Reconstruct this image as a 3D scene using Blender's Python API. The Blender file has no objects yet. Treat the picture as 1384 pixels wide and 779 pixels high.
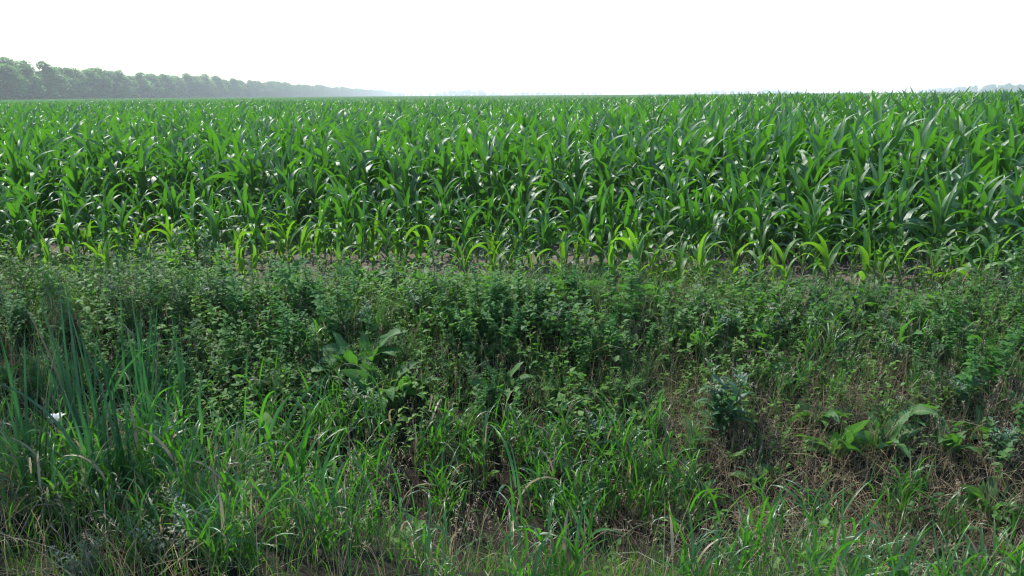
import bpy, math, random
import numpy as np

R = math.radians
rng = np.random.default_rng(7)
random.seed(7)
S = bpy.context.scene
COL = S.collection

# ------------------------------------------------------------------ camera, sky, sun, exposure
CAM_Z, PITCH, F = 2.1, 13.5, 1086.0          # F: focal length in pixels of the 1384 px wide photograph
cam_d = bpy.data.cameras.new("camera")
cam = bpy.data.objects.new("camera", cam_d); COL.objects.link(cam)
cam.location = (0, 0, CAM_Z)
from mathutils import Matrix
cam.rotation_euler = (Matrix.Rotation(R(90 - PITCH), 3, 'X') @ Matrix.Rotation(R(-0.35), 3, 'Z')).to_euler()
cam_d.sensor_width = 36.0
cam_d.lens = 36.0 * F / 1384.0
cam_d.clip_start = 0.05; cam_d.clip_end = 20000
S.camera = cam

SUN_EL, SUN_AZ = 52.0, -42.0                 # azimuth from +Y, positive to the right
w = bpy.data.worlds.new("World"); S.world = w; w.use_nodes = True
nt = w.node_tree; nt.nodes.clear()
wo = nt.nodes.new("ShaderNodeOutputWorld"); bg = nt.nodes.new("ShaderNodeBackground")
sk = nt.nodes.new("ShaderNodeTexSky"); sk.sky_type = 'NISHITA'; sk.sun_disc = False
sk.sun_elevation = R(SUN_EL); sk.sun_rotation = R(SUN_AZ)
sk.air_density = 1.0; sk.dust_density = 0.3; sk.ozone_density = 2.0; sk.altitude = 0
bg.inputs[1].default_value = 0.15
nt.links.new(sk.outputs[0], bg.inputs[0]); nt.links.new(bg.outputs[0], wo.inputs[0])
sun_d = bpy.data.lights.new("sun", 'SUN'); sun_d.energy = 3.2; sun_d.angle = R(0.5); sun_d.color = (1.0, 0.96, 0.88)
sun = bpy.data.objects.new("sun", sun_d); COL.objects.link(sun)
sun.rotation_euler = (R(90 - SUN_EL), 0, R(180 - SUN_AZ))
sun.location = (0, 0, 60)
S.view_settings.view_transform = 'Standard'; S.view_settings.look = 'None'
S.view_settings.exposure = 1.15; S.view_settings.gamma = 1.0
S.render.engine = 'CYCLES'
S.cycles.max_bounces = 7; S.cycles.diffuse_bounces = 3; S.cycles.glossy_bounces = 2
S.cycles.transmission_bounces = 4; S.cycles.volume_bounces = 2; S.cycles.transparent_max_bounces = 8
S.cycles.caustics_reflective = False; S.cycles.caustics_refractive = False
S.cycles.sample_clamp_indirect = 6.0
S.cycles.use_denoising = True
S.cycles.denoiser = 'OPENIMAGEDENOISE'; S.cycles.denoising_input_passes = 'RGB_ALBEDO_NORMAL'; S.cycles.denoising_prefilter = 'ACCURATE'
S.cycles.filter_width = 1.2

# ------------------------------------------------------------------ materials
def new_mat(name):
    m = bpy.data.materials.new(name); m.use_nodes = True
    n = m.node_tree; n.nodes.clear()
    return m, n, n.nodes.new("ShaderNodeOutputMaterial")

def N(n, t, **kw):
    x = n.nodes.new(t)
    for k, v in kw.items(): setattr(x, k, v)
    return x

def math_node(n, op, a, b=None, c=None):
    x = N(n, "ShaderNodeMath", operation=op)
    for i, v in enumerate((a, b, c)):
        if v is None: continue
        if isinstance(v, (int, float)): x.inputs[i].default_value = v
        else: n.links.new(v, x.inputs[i])
    return x.outputs[0]

def mix_col(n, fac, a, b):
    x = N(n, "ShaderNodeMix", data_type='RGBA')
    for sock, v in ((x.inputs[0], fac), (x.inputs[6], a), (x.inputs[7], b)):
        if isinstance(v, (int, float)): sock.default_value = v
        elif isinstance(v, tuple): sock.default_value = (*v, 1)
        else: n.links.new(v, sock)
    return x.outputs[2]

def leaf_mat(name, c1, c2, trans, tfac=0.4, rough=0.4, rib=None, dead=None, dead_at=0.93, spec=0.5, veins=0.0):
    """c1..c2: upper side colours mixed per leaf and per plant; trans: colour of the light that passes through."""
    m, n, out = new_mat(name)
    at = N(n, "ShaderNodeAttribute", attribute_name="luv")
    sp = N(n, "ShaderNodeSeparateXYZ"); n.links.new(at.outputs['Vector'], sp.inputs[0])
    u, v, t = sp.outputs
    oi = N(n, "ShaderNodeObjectInfo")
    f = math_node(n, 'ADD', math_node(n, 'MULTIPLY', t, 0.65), math_node(n, 'MULTIPLY', oi.outputs['Random'], 0.35))
    tc = N(n, "ShaderNodeTexCoord")
    no = N(n, "ShaderNodeTexNoise"); no.inputs['Scale'].default_value = 9.0; no.inputs['Detail'].default_value = 2
    n.links.new(tc.outputs['Object'], no.inputs['Vector'])
    f = math_node(n, 'ADD', f, math_node(n, 'MULTIPLY', math_node(n, 'SUBTRACT', no.outputs['Fac'], 0.5), 0.7))
    cl = N(n, "ShaderNodeClamp"); n.links.new(f, cl.inputs[0]); f = cl.outputs[0]
    col = mix_col(n, f, c1, c2)
    if dead:                                  # a few leaves of the plant have died and turned straw coloured
        d = math_node(n, 'GREATER_THAN', t, dead_at)
        col = mix_col(n, d, col, dead)
    if rib:
        r = math_node(n, 'LESS_THAN', math_node(n, 'ABSOLUTE', math_node(n, 'SUBTRACT', u, 0.5)), 0.06)
        col = mix_col(n, math_node(n, 'MULTIPLY', r, 0.6), col, rib)
    p = N(n, "ShaderNodeBsdfPrincipled")
    n.links.new(col, p.inputs['Base Color'])
    p.inputs['Roughness'].default_value = rough
    p.inputs['Specular IOR Level'].default_value = spec
    if veins:
        wv = math_node(n, 'SINE', math_node(n, 'MULTIPLY', u, 70.0))
        bp = N(n, "ShaderNodeBump"); bp.inputs['Strength'].default_value = veins; bp.inputs['Distance'].default_value = 0.002
        n.links.new(wv, bp.inputs['Height']); n.links.new(bp.outputs[0], p.inputs['Normal'])
    tr = N(n, "ShaderNodeBsdfTranslucent")
    if dead:
        n.links.new(mix_col(n, d, trans, dead), tr.inputs[0])
    else:
        tr.inputs[0].default_value = (*trans, 1)
    mx = N(n, "ShaderNodeMixShader"); mx.inputs[0].default_value = tfac
    n.links.new(p.outputs[0], mx.inputs[1]); n.links.new(tr.outputs[0], mx.inputs[2])
    n.links.new(mx.outputs[0], out.inputs[0])
    return m

def plain_mat(name, c1, c2, rough=0.8, scale=20.0):
    m, n, out = new_mat(name)
    tc = N(n, "ShaderNodeTexCoord")
    no = N(n, "ShaderNodeTexNoise"); no.inputs['Scale'].default_value = scale; no.inputs['Detail'].default_value = 5
    n.links.new(tc.outputs['Object'], no.inputs['Vector'])
    p = N(n, "ShaderNodeBsdfPrincipled")
    n.links.new(mix_col(n, no.outputs['Fac'], c1, c2), p.inputs['Base Color'])
    p.inputs['Roughness'].default_value = rough
    n.links.new(p.outputs[0], out.inputs[0])
    return m

M = {}
M['maize'] = leaf_mat('maize_leaf', (0.024, 0.086, 0.022), (0.054, 0.150, 0.024), (0.105, 0.35, 0.011), 0.36, 0.40,
                      rib=(0.16, 0.28, 0.08), veins=0.25, spec=0.8)
M['maize_young'] = leaf_mat('young_maize_leaf', (0.045, 0.14, 0.02), (0.085, 0.21, 0.03), (0.21, 0.48, 0.015), 0.42, 0.42,
                      rib=(0.2, 0.32, 0.09), veins=0.25, spec=0.55)
M['maize_stalk'] = plain_mat('maize_stalk', (0.10, 0.19, 0.04), (0.16, 0.24, 0.07), 0.5)
M['grass'] = leaf_mat('grass_blade', (0.030, 0.075, 0.015), (0.075, 0.15, 0.025), (0.12, 0.30, 0.02), 0.4, 0.42, dead=(0.30, 0.24, 0.13), dead_at=0.88)
M['coarse'] = leaf_mat('coarse_grass_blade', (0.022, 0.085, 0.020), (0.055, 0.16, 0.025), (0.10, 0.36, 0.015), 0.40, 0.30, dead=(0.32, 0.26, 0.15), dead_at=0.96, veins=0.2, spec=0.8)
M['dry'] = leaf_mat('dry_grass', (0.21, 0.155, 0.085), (0.48, 0.39, 0.24), (0.34, 0.24, 0.12), 0.25, 0.7)
M['seed'] = leaf_mat('grass_seed_head', (0.28, 0.21, 0.13), (0.50, 0.42, 0.28), (0.4, 0.3, 0.18), 0.35, 0.7)
M['reed'] = leaf_mat('reed_blade', (0.020, 0.075, 0.035), (0.040, 0.12, 0.045), (0.06, 0.22, 0.05), 0.3, 0.38, dead=(0.22, 0.16, 0.09), dead_at=0.985, veins=0.2)
M['nettle'] = leaf_mat('nettle_leaf', (0.036, 0.125, 0.030), (0.085, 0.215, 0.048), (0.11, 0.38, 0.03), 0.36, 0.7, spec=0.25)
M['cover'] = leaf_mat('ground_cover_leaf', (0.032, 0.105, 0.028), (0.14, 0.27, 0.045), (0.15, 0.40, 0.025), 0.38, 0.6, spec=0.3)
M['goose'] = leaf_mat('goosefoot_leaf', (0.040, 0.105, 0.036), (0.080, 0.17, 0.055), (0.10, 0.28, 0.04), 0.3, 0.7, spec=0.3)
M['gseed'] = leaf_mat('goosefoot_seed', (0.09, 0.16, 0.05), (0.17, 0.22, 0.08), (0.12, 0.2, 0.06), 0.2, 0.8)
M['dock'] = leaf_mat('dock_leaf', (0.035, 0.11, 0.03), (0.08, 0.19, 0.05), (0.12, 0.36, 0.03), 0.35, 0.6, rib=(0.18, 0.28, 0.10), spec=0.28)
M['comfrey'] = leaf_mat('comfrey_leaf', (0.035, 0.105, 0.045), (0.065, 0.16, 0.065), (0.07, 0.25, 0.05), 0.3, 0.55, rib=(0.13, 0.23, 0.11))
M['feather'] = leaf_mat('feathery_leaf', (0.060, 0.145, 0.035), (0.11, 0.22, 0.05), (0.14, 0.35, 0.04), 0.35, 0.55)
M['silver'] = leaf_mat('silvery_leaf', (0.10, 0.15, 0.10), (0.20, 0.25, 0.18), (0.15, 0.25, 0.12), 0.25, 0.6)
M['petal'] = leaf_mat('flower_petal', (0.42, 0.30, 0.34), (0.62, 0.52, 0.50), (0.5, 0.4, 0.4), 0.4, 0.6)
M['white'] = leaf_mat('white_petal', (0.7, 0.7, 0.68), (0.8, 0.8, 0.78), (0.7, 0.7, 0.65), 0.4, 0.5)
M['gstem'] = plain_mat('green_stem', (0.06, 0.12, 0.03), (0.12, 0.15, 0.05), 0.55)
M['rstem'] = plain_mat('reddish_stem', (0.12, 0.06, 0.03), (0.16, 0.13, 0.06), 0.6)
M['tree'] = leaf_mat('tree_leaf', (0.045, 0.12, 0.022), (0.11, 0.23, 0.04), (0.16, 0.38, 0.04), 0.42, 0.6)
M['bark'] = plain_mat('bark', (0.07, 0.05, 0.035), (0.16, 0.13, 0.10), 0.9, 4)

# ------------------------------------------------------------------ mesh building
class MB:
    def __init__(s): s.v, s.f, s.a, s.mi, s.n = [], [], [], [], 0
    def add(s, v, f, a, mi=0):
        s.v.append(v.reshape(-1, 3)); s.f.append(f.reshape(-1, 4) + s.n)
        s.a.append(a.reshape(-1, 3)); s.mi.append(np.full(f.size // 4, mi, np.int32)); s.n += v.size // 3
    def mesh(s, name, mats):
        v = np.concatenate(s.v).astype(np.float32); f = np.concatenate(s.f).astype(np.int32)
        a = np.concatenate(s.a).astype(np.float32); mi = np.concatenate(s.mi)
        me = bpy.data.meshes.new(name)
        me.vertices.add(len(v)); me.vertices.foreach_set('co', v.ravel())
        me.loops.add(f.size); me.loops.foreach_set('vertex_index', f.ravel())
        me.polygons.add(len(f))
        me.polygons.foreach_set('loop_start', np.arange(0, f.size, 4, dtype=np.int32))
        me.polygons.foreach_set('loop_total', np.full(len(f), 4, np.int32))
        me.polygons.foreach_set('material_index', mi)
        me.polygons.foreach_set('use_smooth', np.ones(len(f), bool))
        at = me.attributes.new('luv', 'FLOAT_VECTOR', 'POINT'); at.data.foreach_set('vector', a.ravel())
        for m in mats: me.materials.append(m)
        me.update(calc_edges=True)
        return me

def A(x, n): return np.broadcast_to(np.asarray(x, float), (n,)).copy()

def ribbons(mb, P, az, pitch, bend, L, W, prof, nseg=6, cols=3, fold=0.3, roll=0, twist=0, ripple=0, power=1.7, tint=None, mi=0, g=rng, sway=0):
    """N leaves or blades: a centre line that starts at `pitch` and bows over by `bend`, with a real width and a fold along the midrib."""
    P = np.atleast_2d(np.asarray(P, float)); n = len(P)
    az, pitch, bend, L, W, roll, twist, sway = (A(x, n)[:, None] for x in (az, pitch, bend, L, W, roll, twist, sway))
    s = np.linspace(0, 1, nseg + 1)[None]
    sm = (s[:, 1:] + s[:, :-1]) / 2
    p = pitch - bend * sm ** power
    azs = az + sway * sm
    st = L / nseg
    dx = np.cos(p) * np.sin(azs) * st; dy = np.cos(p) * np.cos(azs) * st; dz = np.sin(p) * st
    z0 = np.zeros((n, 1))
    c = np.stack([np.concatenate([z0, np.cumsum(d, 1)], 1) for d in (dx, dy, dz)], -1) + P[:, None]
    pf = pitch - bend * s ** power; azf = az + sway * s
    t = np.stack([np.cos(pf) * np.sin(azf), np.cos(pf) * np.cos(azf), np.sin(pf)], -1)
    sd = np.stack([np.cos(azf), -np.sin(azf), 0 * azf], -1)
    nm = np.cross(sd, t)
    ph = (roll + twist * s)[..., None]
    sd, nm = sd * np.cos(ph) + nm * np.sin(ph), nm * np.cos(ph) - sd * np.sin(ph)
    wv = (W * prof(s))[..., None] / 2
    tn = g.random(n) if tint is None else A(tint, n)
    if cols == 3:
        r1 = r2 = 0
        if ripple:
            k = g.uniform(2, 4, (n, 1)); f1 = g.uniform(0, 6.3, (n, 1)); f2 = g.uniform(0, 6.3, (n, 1))
            r1 = (ripple * np.sin(6.28 * k * s + f1))[..., None]; r2 = (ripple * np.sin(6.28 * k * s + f2))[..., None]
        v = np.stack([c - sd * wv + nm * wv * (fold + r1), c, c + sd * wv + nm * wv * (fold + r2)], 2)
        us = np.array([0, .5, 1.])
    else:
        v = np.stack([c - sd * wv, c + sd * wv], 2); us = np.array([0, 1.])
    C_ = len(us); K = nseg + 1
    a = np.empty((n, K, C_, 3)); a[..., 0] = us; a[..., 1] = s[..., None]; a[..., 2] = tn[:, None, None]
    i = np.arange(n)[:, None, None] * K * C_ + np.arange(nseg)[None, :, None] * C_ + np.arange(C_ - 1)[None, None]
    f = np.stack([i, i + 1, i + C_ + 1, i + C_], -1)
    mb.add(v, f, a, mi)
    return c, t

def tubes(mb, pts, rad, sides=5, mi=0, tint=0.5):
    """pts (n, K, 3), rad (n, K)."""
    pts = np.asarray(pts, float)
    if pts.ndim == 2: pts = pts[None]
    n, K, _ = pts.shape
    rad = np.broadcast_to(np.asarray(rad, float), (n, K))
    t = np.gradient(pts, axis=1); t /= np.linalg.norm(t, axis=-1, keepdims=True) + 1e-9
    ref = np.where(np.abs(t[..., 2:]) > 0.9, np.array([1., 0, 0]), np.array([0, 0, 1.]))
    a = np.cross(t, ref); a /= np.linalg.norm(a, axis=-1, keepdims=True) + 1e-9
    b = np.cross(t, a)
    th = np.arange(sides) * 2 * math.pi / sides
    v = pts[:, :, None] + rad[:, :, None, None] * (a[:, :, None] * np.cos(th)[:, None] + b[:, :, None] * np.sin(th)[:, None])
    at = np.zeros((n, K, sides, 3)); at[..., 0] = .5; at[..., 1] = np.linspace(0, 1, K)[None, :, None]; at[..., 2] = tint
    i0 = np.arange(n)[:, None, None] * K * sides + np.arange(K - 1)[None, :, None] * sides
    j = np.arange(sides)[None, None]; j2 = (j + 1) % sides
    f = np.stack([i0 + j, i0 + j2, i0 + sides + j2, i0 + sides + j], -1)
    mb.add(v, f, at, mi)

# leaf outlines, 0 = base, 1 = tip
P_maize = lambda s: np.clip(0.55 + 2.2 * s, 0, 1) * np.clip(1 - s ** 2.6, 0, 1) + 0.004
P_blade = lambda s: np.clip(0.7 + 2 * s, 0, 1) * np.clip(1 - s ** 2.2, 0, 1) + 0.01
P_ovate = lambda s: np.sin(math.pi * np.clip(s, 0, 1) ** 0.62) ** 0.9 + 0.02
P_lance = lambda s: np.sin(math.pi * np.clip(s, 0, 1) ** 0.8) ** 1.1 + 0.03
P_dock = lambda s: np.where(s < 0.16, 0.10, np.sin(math.pi * np.clip((s - 0.1) / 0.9, 0, 1) ** 0.72) ** 0.8) + 0.015
P_thin = lambda s: 1 - 0.8 * s

def link(name, me, parent=None, loc=None):
    o = bpy.data.objects.new(name, me); COL.objects.link(o)
    if parent: o.parent = parent
    if loc is not None: o.location = loc
    return o

def tag(o, label=None, cat=None, group=None, kind=None):
    if label: o['label'] = label
    if cat: o['category'] = cat
    if group: o['group'] = group
    if kind: o['kind'] = kind
    return o

# ------------------------------------------------------------------ terrain
def noise2(x, y, seed=0, sc=1.0, octv=3):
    g = np.random.default_rng(100 + seed); r = np.zeros(np.broadcast(x, y).shape)
    for o in range(octv):
        for _ in range(3):
            a = g.uniform(0, 6.28); k = 2 ** o / sc * g.uniform(0.7, 1.4)
            r = r + np.sin((x * math.cos(a) + y * math.sin(a)) * k + g.uniform(0, 6.28)) / 2 ** o
    return r / 5.0

def terrain(x, y):
    x = np.asarray(x, float); y = np.asarray(y, float)
    yy = y + 0.10 * x + 0.25 * noise2(x, y * 0, 1, 1.6)
    yy = yy - 0.85 * np.clip((-x - 0.2) / 1.4, 0, 1) * np.clip((4.9 - y) / 1.2, 0, 1)
    z = np.interp(yy, [-40, 0, 2.1, 2.8, 4.1, 5.3, 6.3, 7.5, 8.4, 12], [0.5, 0.45, 0.42, 0.22, -0.85, -0.95, -0.55, -0.05, 0.0, 0.0])
    near = np.clip((16 - np.abs(y)) / 6, 0, 1)
    return z + near * (0.06 * noise2(x, y, 2, 0.5) + 0.012 * noise2(x, y, 3, 0.07))

def at(px, py):
    """the ground point seen at a pixel of the photograph"""
    a = (px - 692) / F; b = -(py - 389.5) / F
    c, s_ = math.cos(R(PITCH)), math.sin(R(PITCH))
    d = np.array([a, c + b * s_, -s_ + b * c])
    prev = 1.0
    for k in np.arange(1.0, 60, 0.03):
        p = d * k + np.array([0, 0, CAM_Z])
        if p[2] <= terrain(p[0], p[1]): break
    return float(p[0]), float(p[1])

def axis(dense0, dense1, step, far0, far1, grow=1.25):
    a = list(np.arange(dense0, dense1, step)); st = step
    while a[-1] < far1: st *= grow; a.append(a[-1] + st)
    st = step; b = []
    x0 = dense0
    while x0 > far0: st *= grow; x0 -= st; b.append(x0)
    return np.array(b[::-1] + a)

xs = axis(-9, 9, 0.07, -3500, 3500); ys = axis(1.5, 13, 0.05, -200, 4200)
X, Y = np.meshgrid(xs, ys); Z = terrain(X, Y)
mb = MB()
nx, ny = len(xs), len(ys)
i = (np.arange(ny - 1)[:, None] * nx + np.arange(nx - 1)[None])
mb.add(np.stack([X, Y, Z], -1), np.stack([i, i + 1, i + nx + 1, i + nx], -1), np.zeros((nx * ny, 3)))
m, n, out = new_mat('soil')
geo = N(n, "ShaderNodeNewGeometry")
n1 = N(n, "ShaderNodeTexNoise"); n1.inputs['Scale'].default_value = 14; n1.inputs['Detail'].default_value = 8
n2 = N(n, "ShaderNodeTexNoise"); n2.inputs['Scale'].default_value = 1.2; n2.inputs['Detail'].default_value = 4
for q in (n1, n2): n.links.new(geo.outputs['Position'], q.inputs['Vector'])
dry = mix_col(n, n1.outputs['Fac'], (0.060, 0.050, 0.038), (0.165, 0.138, 0.108))
wet = mix_col(n, n1.outputs['Fac'], (0.007, 0.0055, 0.004), (0.028, 0.021, 0.014))
sp = N(n, "ShaderNodeSeparateXYZ"); n.links.new(geo.outputs['Position'], sp.inputs[0])
v = math_node(n, 'ADD', sp.outputs[1], math_node(n, 'MULTIPLY', sp.outputs[0], 0.12))
v = math_node(n, 'ADD', v, math_node(n, 'MULTIPLY', math_node(n, 'SUBTRACT', n2.outputs['Fac'], 0.5), 1.5))
mr = N(n, "ShaderNodeMapRange"); n.links.new(v, mr.inputs[0]); mr.inputs[1].default_value = 7.9; mr.inputs[2].default_value = 8.7
p = N(n, "ShaderNodeBsdfPrincipled"); p.inputs['Roughness'].default_value = 0.95; p.inputs['Specular IOR Level'].default_value = 0.15
n.links.new(mix_col(n, mr.outputs[0], wet, dry), p.inputs['Base Color'])
bp = N(n, "ShaderNodeBump"); bp.inputs['Strength'].default_value = 0.8; bp.inputs['Distance'].default_value = 0.03
n.links.new(n1.outputs['Fac'], bp.inputs['Height']); n.links.new(bp.outputs[0], p.inputs['Normal'])
n.links.new(p.outputs[0], out.inputs[0])
ground = link('ground', mb.mesh('ground', [m])); tag(ground, 'bare brown field soil running down into the overgrown ditch', 'ground', kind='structure')

# ------------------------------------------------------------------ maize
def maize_parts(g, young=False):
    """a plant of unit height: a stalk and arching leaves in two opposite ranks"""
    st, lf = MB(), MB()
    nl = int(g.integers(6, 8)) if young else int(g.integers(10, 13))
    hs = 0.42 if young else 0.62
    lean = g.normal(0, 0.04, 2)
    k = np.linspace(0, 1, 6); sp_ = np.stack([lean[0] * k ** 2, lean[1] * k ** 2, k * hs], -1)
    tubes(st, sp_, np.linspace(0.016, 0.006, 6) * (0.85 if young else 0.9), 6)
    plane = g.uniform(0, 6.28)
    q = np.linspace(0, 1, nl)
    z = hs * (0.10 + 0.88 * q ** 0.9)
    P = np.stack([np.interp(z, sp_[:, 2], sp_[:, 0]), np.interp(z, sp_[:, 2], sp_[:, 1]), z], -1)
    az = plane + math.pi * (np.arange(nl) % 2) + g.normal(0, 0.35, nl)
    pitch = R(58) + R(27) * q + g.normal(0, 0.07, nl)
    bend = R(165) - R(112) * q ** 1.6 + g.normal(0, 0.38, nl)
    bend = np.clip(bend, R(12), R(175))
    L = (0.40 + 0.22 * np.sin(math.pi * (0.15 + 0.7 * q))) * g.uniform(0.85, 1.12, nl) * (1.05 if young else 0.92)
    L = L * 0.93
    W = L * g.uniform(0.112, 0.15, nl) * (1.0 if young else 1.02)
    ribbons(lf, P, az, pitch, bend, L, W, P_maize, nseg=10, fold=0.32, roll=g.normal(0, 0.3, nl), twist=g.normal(0, 0.7, nl),
            ripple=0.16, power=1.9, g=g, sway=g.normal(0, 0.35, nl))
    return st, lf

gm = np.random.default_rng(11)
MZ = [maize_parts(gm, False) for _ in range(12)]
MY = [maize_parts(gm, True) for _ in range(8)]
MZm = [(a.mesh('maize_stalk', [M['maize_stalk']]), b.mesh('maize_foliage', [M['maize']])) for a, b in MZ]
MYm = [(a.mesh('young_maize_stalk', [M['maize_stalk']]), b.mesh('young_maize_foliage', [M['maize_young']])) for a, b in MY]

TH = R(6.5); RD = np.array([math.cos(TH), -math.sin(TH)]); ND = np.array([math.sin(TH), math.cos(TH)])
V0, DV, DU = 8.65, 0.70, 0.145
def tree_line_x(y): return -176 - 0.075 * (y - 280)
def maize_height(k, x, y):
    base = np.interp(k, [0, 1, 2, 3, 4, 5, 9, 30], [0.64, 0.84, 0.95, 1.05, 1.36, 1.48, 1.55, 1.62])
    base = base + 0.26 * np.clip((x / np.maximum(y, 1) - 0.02) / 0.3, 0, 1) * np.clip((k - 6) / 8, 0, 1) + 0.30 * np.clip((x - 1.0) / 4.0, 0, 1) * np.clip(1.1 - k / 12, 0, 1) + 0.10 * np.clip((-x - 3) / 3, 0, 1) * np.clip(1.1 - k / 8, 0, 1)
    return base + 0.12 * noise2(x, y, 5, 2.5) + 0.12 * noise2(x, y, 6, 0.9) * np.clip(1.4 - k / 6, 0.3, 1)

gp = np.random.default_rng(5)
plants = []                                   # row, u, x, y, height
for k in range(0, 84):
    v = V0 + k * DV
    half = 0.82 * v + 1.5
    u = np.arange(-half, half, DU); u = u + gp.normal(0, 0.03, len(u)); vv = v + gp.normal(0, 0.05, len(u))
    if k == 0: keep = gp.random(len(u)) < np.where(u * RD[0] < 0.6, 0.45, 0.8)
    elif k == 1: keep = gp.random(len(u)) < 0.88
    elif k == 3: keep = gp.random(len(u)) < np.where(u < 1.5, 0.18, 0.9)
    else: keep = gp.random(len(u)) < 0.95
    xy = u[:, None] * RD + vv[:, None] * ND
    for j in np.flatnonzero(keep):
        x, y = xy[j]
        h = float(maize_height(k, x, y) * gp.uniform(0.82, 1.15))
        plants.append((k, x, y, h))
def in_view(x, y, h):
    dep = y * math.cos(R(PITCH)) + (CAM_Z - h) * math.sin(R(PITCH))
    return abs(x) / dep < 0.66
front = [q for q in plants if q[0] <= 6 and in_view(q[1], q[2], q[3])][:298]
fs = set((q[1], q[2]) for q in front)
rest = [q for q in plants if (q[1], q[2]) not in fs]
ROWN = ['sparse front', 'second', 'third', 'fourth', 'fifth', 'sixth', 'seventh']
nth = {0: sorted(q[1] for q in front if q[0] == 0)}
ORD = lambda i: {1: 'first', 2: 'second', 3: 'third'}.get(i, '%d%s' % (i, 'th' if 10 <= i % 100 <= 20 else {1: 'st', 2: 'nd', 3: 'rd'}.get(i % 10, 'th')))
for (k, x, y, h) in front:
    young = k == 0 or h < 0.85
    root = bpy.data.objects.new('maize_plant', None); COL.objects.link(root)
    root.empty_display_size = 0.1
    root.location = (x, y, float(terrain(x, y)) - 0.01); root.rotation_euler = (gp.normal(0, 0.05), gp.normal(0, 0.05), gp.uniform(0, 6.28)); root.scale = (h,) * 3
    st, lf = (MYm if young else MZm)[int(gp.integers(0, 8 if young else 12))]
    link('stalk', st, root); link('foliage', lf, root)
    if k == 0:
        i_ = nth[0].index(x) + 1; nn = len(nth[0])
        where = ORD(i_) + ' from the left' if i_ <= nn // 2 else (ORD(nn + 1 - i_) + ' from the right')
        lab = 'short pale green young maize plant, %s in the sparse front row' % where.replace('first from the', 'outermost on the')
        tag(root, lab, 'maize plant', 'young maize plants of the sparse front row')
    else:
        sd = 'left' if x < -1.9 else ('right' if x > 1.9 else 'middle')
        lab = 'broad-leaved green maize plant in the %s row from the ditch, %s part of the field' % (ROWN[k], sd)
        tag(root, lab, 'maize plant', 'maize in the %s row, %s part' % (ROWN[k], sd))

# the unbounded rest of the field: one object that places plants and blocks of plants
def joined(name, parts, mats):
    m_ = MB()
    for mi, p_ in enumerate(parts):
        for v_, f_, a_ in zip(p_.v, p_.f, p_.a): m_.v.append(v_); m_.f.append(f_ + m_.n - 0); m_.a.append(a_); m_.mi.append(np.full(len(f_), mi, np.int32)); 
        # faces inside a part already count from the part's own start
        m_.n += p_.n
    return m_.mesh(name, mats)

def field_block(g, size, nleaf, L, W, ht, nseg=3):
    """a block of standing maize seen only from afar: leaves in rows"""
    b = MB()
    rows = max(1, int(size / DV)); 
    pr = g.integers(0, rows, nleaf)
    P = np.stack([g.uniform(-size / 2, size / 2, nleaf), (pr + 0.5) * size / rows - size / 2 + g.normal(0, 0.05, nleaf), g.uniform(0.45, 0.72, nleaf) * ht], -1)
    ribbons(b, P, g.uniform(0, 6.28, nleaf), g.uniform(R(55), R(88), nleaf), g.uniform(R(15), R(120), nleaf), g.uniform(0.75, 1.1, nleaf) * L, W * g.uniform(0.8, 1.2, nleaf),
            P_maize, nseg=nseg, cols=3, fold=0.3, roll=g.normal(0, 0.4, nleaf), g=g)
    return b.mesh('field_block', [M['maize']])

src = bpy.data.collections.new('maize_sources')
def add_src(i, me):
    o = bpy.data.objects.new('src_%02d' % i, me); src.objects.link(o)
ns = 0
for a_, b_ in MZ[:12]: add_src(ns, joined('maize_plant', [a_, b_], [M['maize_stalk'], M['maize']])); ns += 1
gb = np.random.default_rng(3)
NBLK = 4
for q in range(NBLK): add_src(ns, field_block(gb, 6.0, 1900, 0.60, 0.085, 1.5)); ns += 1
for q in range(NBLK): add_src(ns, field_block(gb, 24.0, 5200, 0.8, 0.16, 1.5, 2)); ns += 1

pos, rot, scl, idx = [], [], [], []
for (k, x, y, h) in rest:
    if h < 0.2: continue
    pos.append((x, y, float(terrain(x, y)) if y < 14 else 0.0)); rot.append((gp.normal(0, 0.05), gp.normal(0, 0.05), gp.uniform(0, 6.28))); scl.append(h); idx.append(int(gp.integers(0, 12)))
vend = V0 + 83 * DV + 0.36
def blocks(v0, v1, size, first, spread):
    v = v0 + size / 2
    while v < v1:
        half = spread * v
        for u in np.arange(-half, half + size, size):
            x, y = u * RD + v * ND
            if x < tree_line_x(y) + 10 or x > 700 + 0.45 * (y - 900): continue
            pos.append((x, y, 0)); rot.append((0, 0, -TH + math.pi * int(gp.integers(0, 2)))); scl.append(gp.uniform(0.98, 1.06)); idx.append(first + int(gp.integers(0, NBLK)))
        v += size
blocks(vend, vend + 198, 6.0, 12, 0.84)
blocks(vend + 198, 1500, 24.0, 12 + NBLK, 0.80)
me = bpy.data.meshes.new('maize_field')
me.vertices.add(len(pos)); me.vertices.foreach_set('co', np.array(pos, np.float32).ravel())
for nm, ty, arr, key in (('rot', 'FLOAT_VECTOR', rot, 'vector'), ('scl', 'FLOAT', scl, 'value'), ('idx', 'INT', idx, 'value')):
    at_ = me.attributes.new(nm, ty, 'POINT'); at_.data.foreach_set(key, np.array(arr, np.int32 if ty == 'INT' else np.float32).ravel())
field = link('maize_field', me); tag(field, 'dense field of tall green maize stretching away to the horizon', 'maize field', kind='stuff')
ng = bpy.data.node_groups.new('maize_scatter', 'GeometryNodeTree')
ng.interface.new_socket('Geometry', in_out='INPUT', socket_type='NodeSocketGeometry')
ng.interface.new_socket('Geometry', in_out='OUTPUT', socket_type='NodeSocketGeometry')
gi = ng.nodes.new('NodeGroupInput'); go = ng.nodes.new('NodeGroupOutput')
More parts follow.
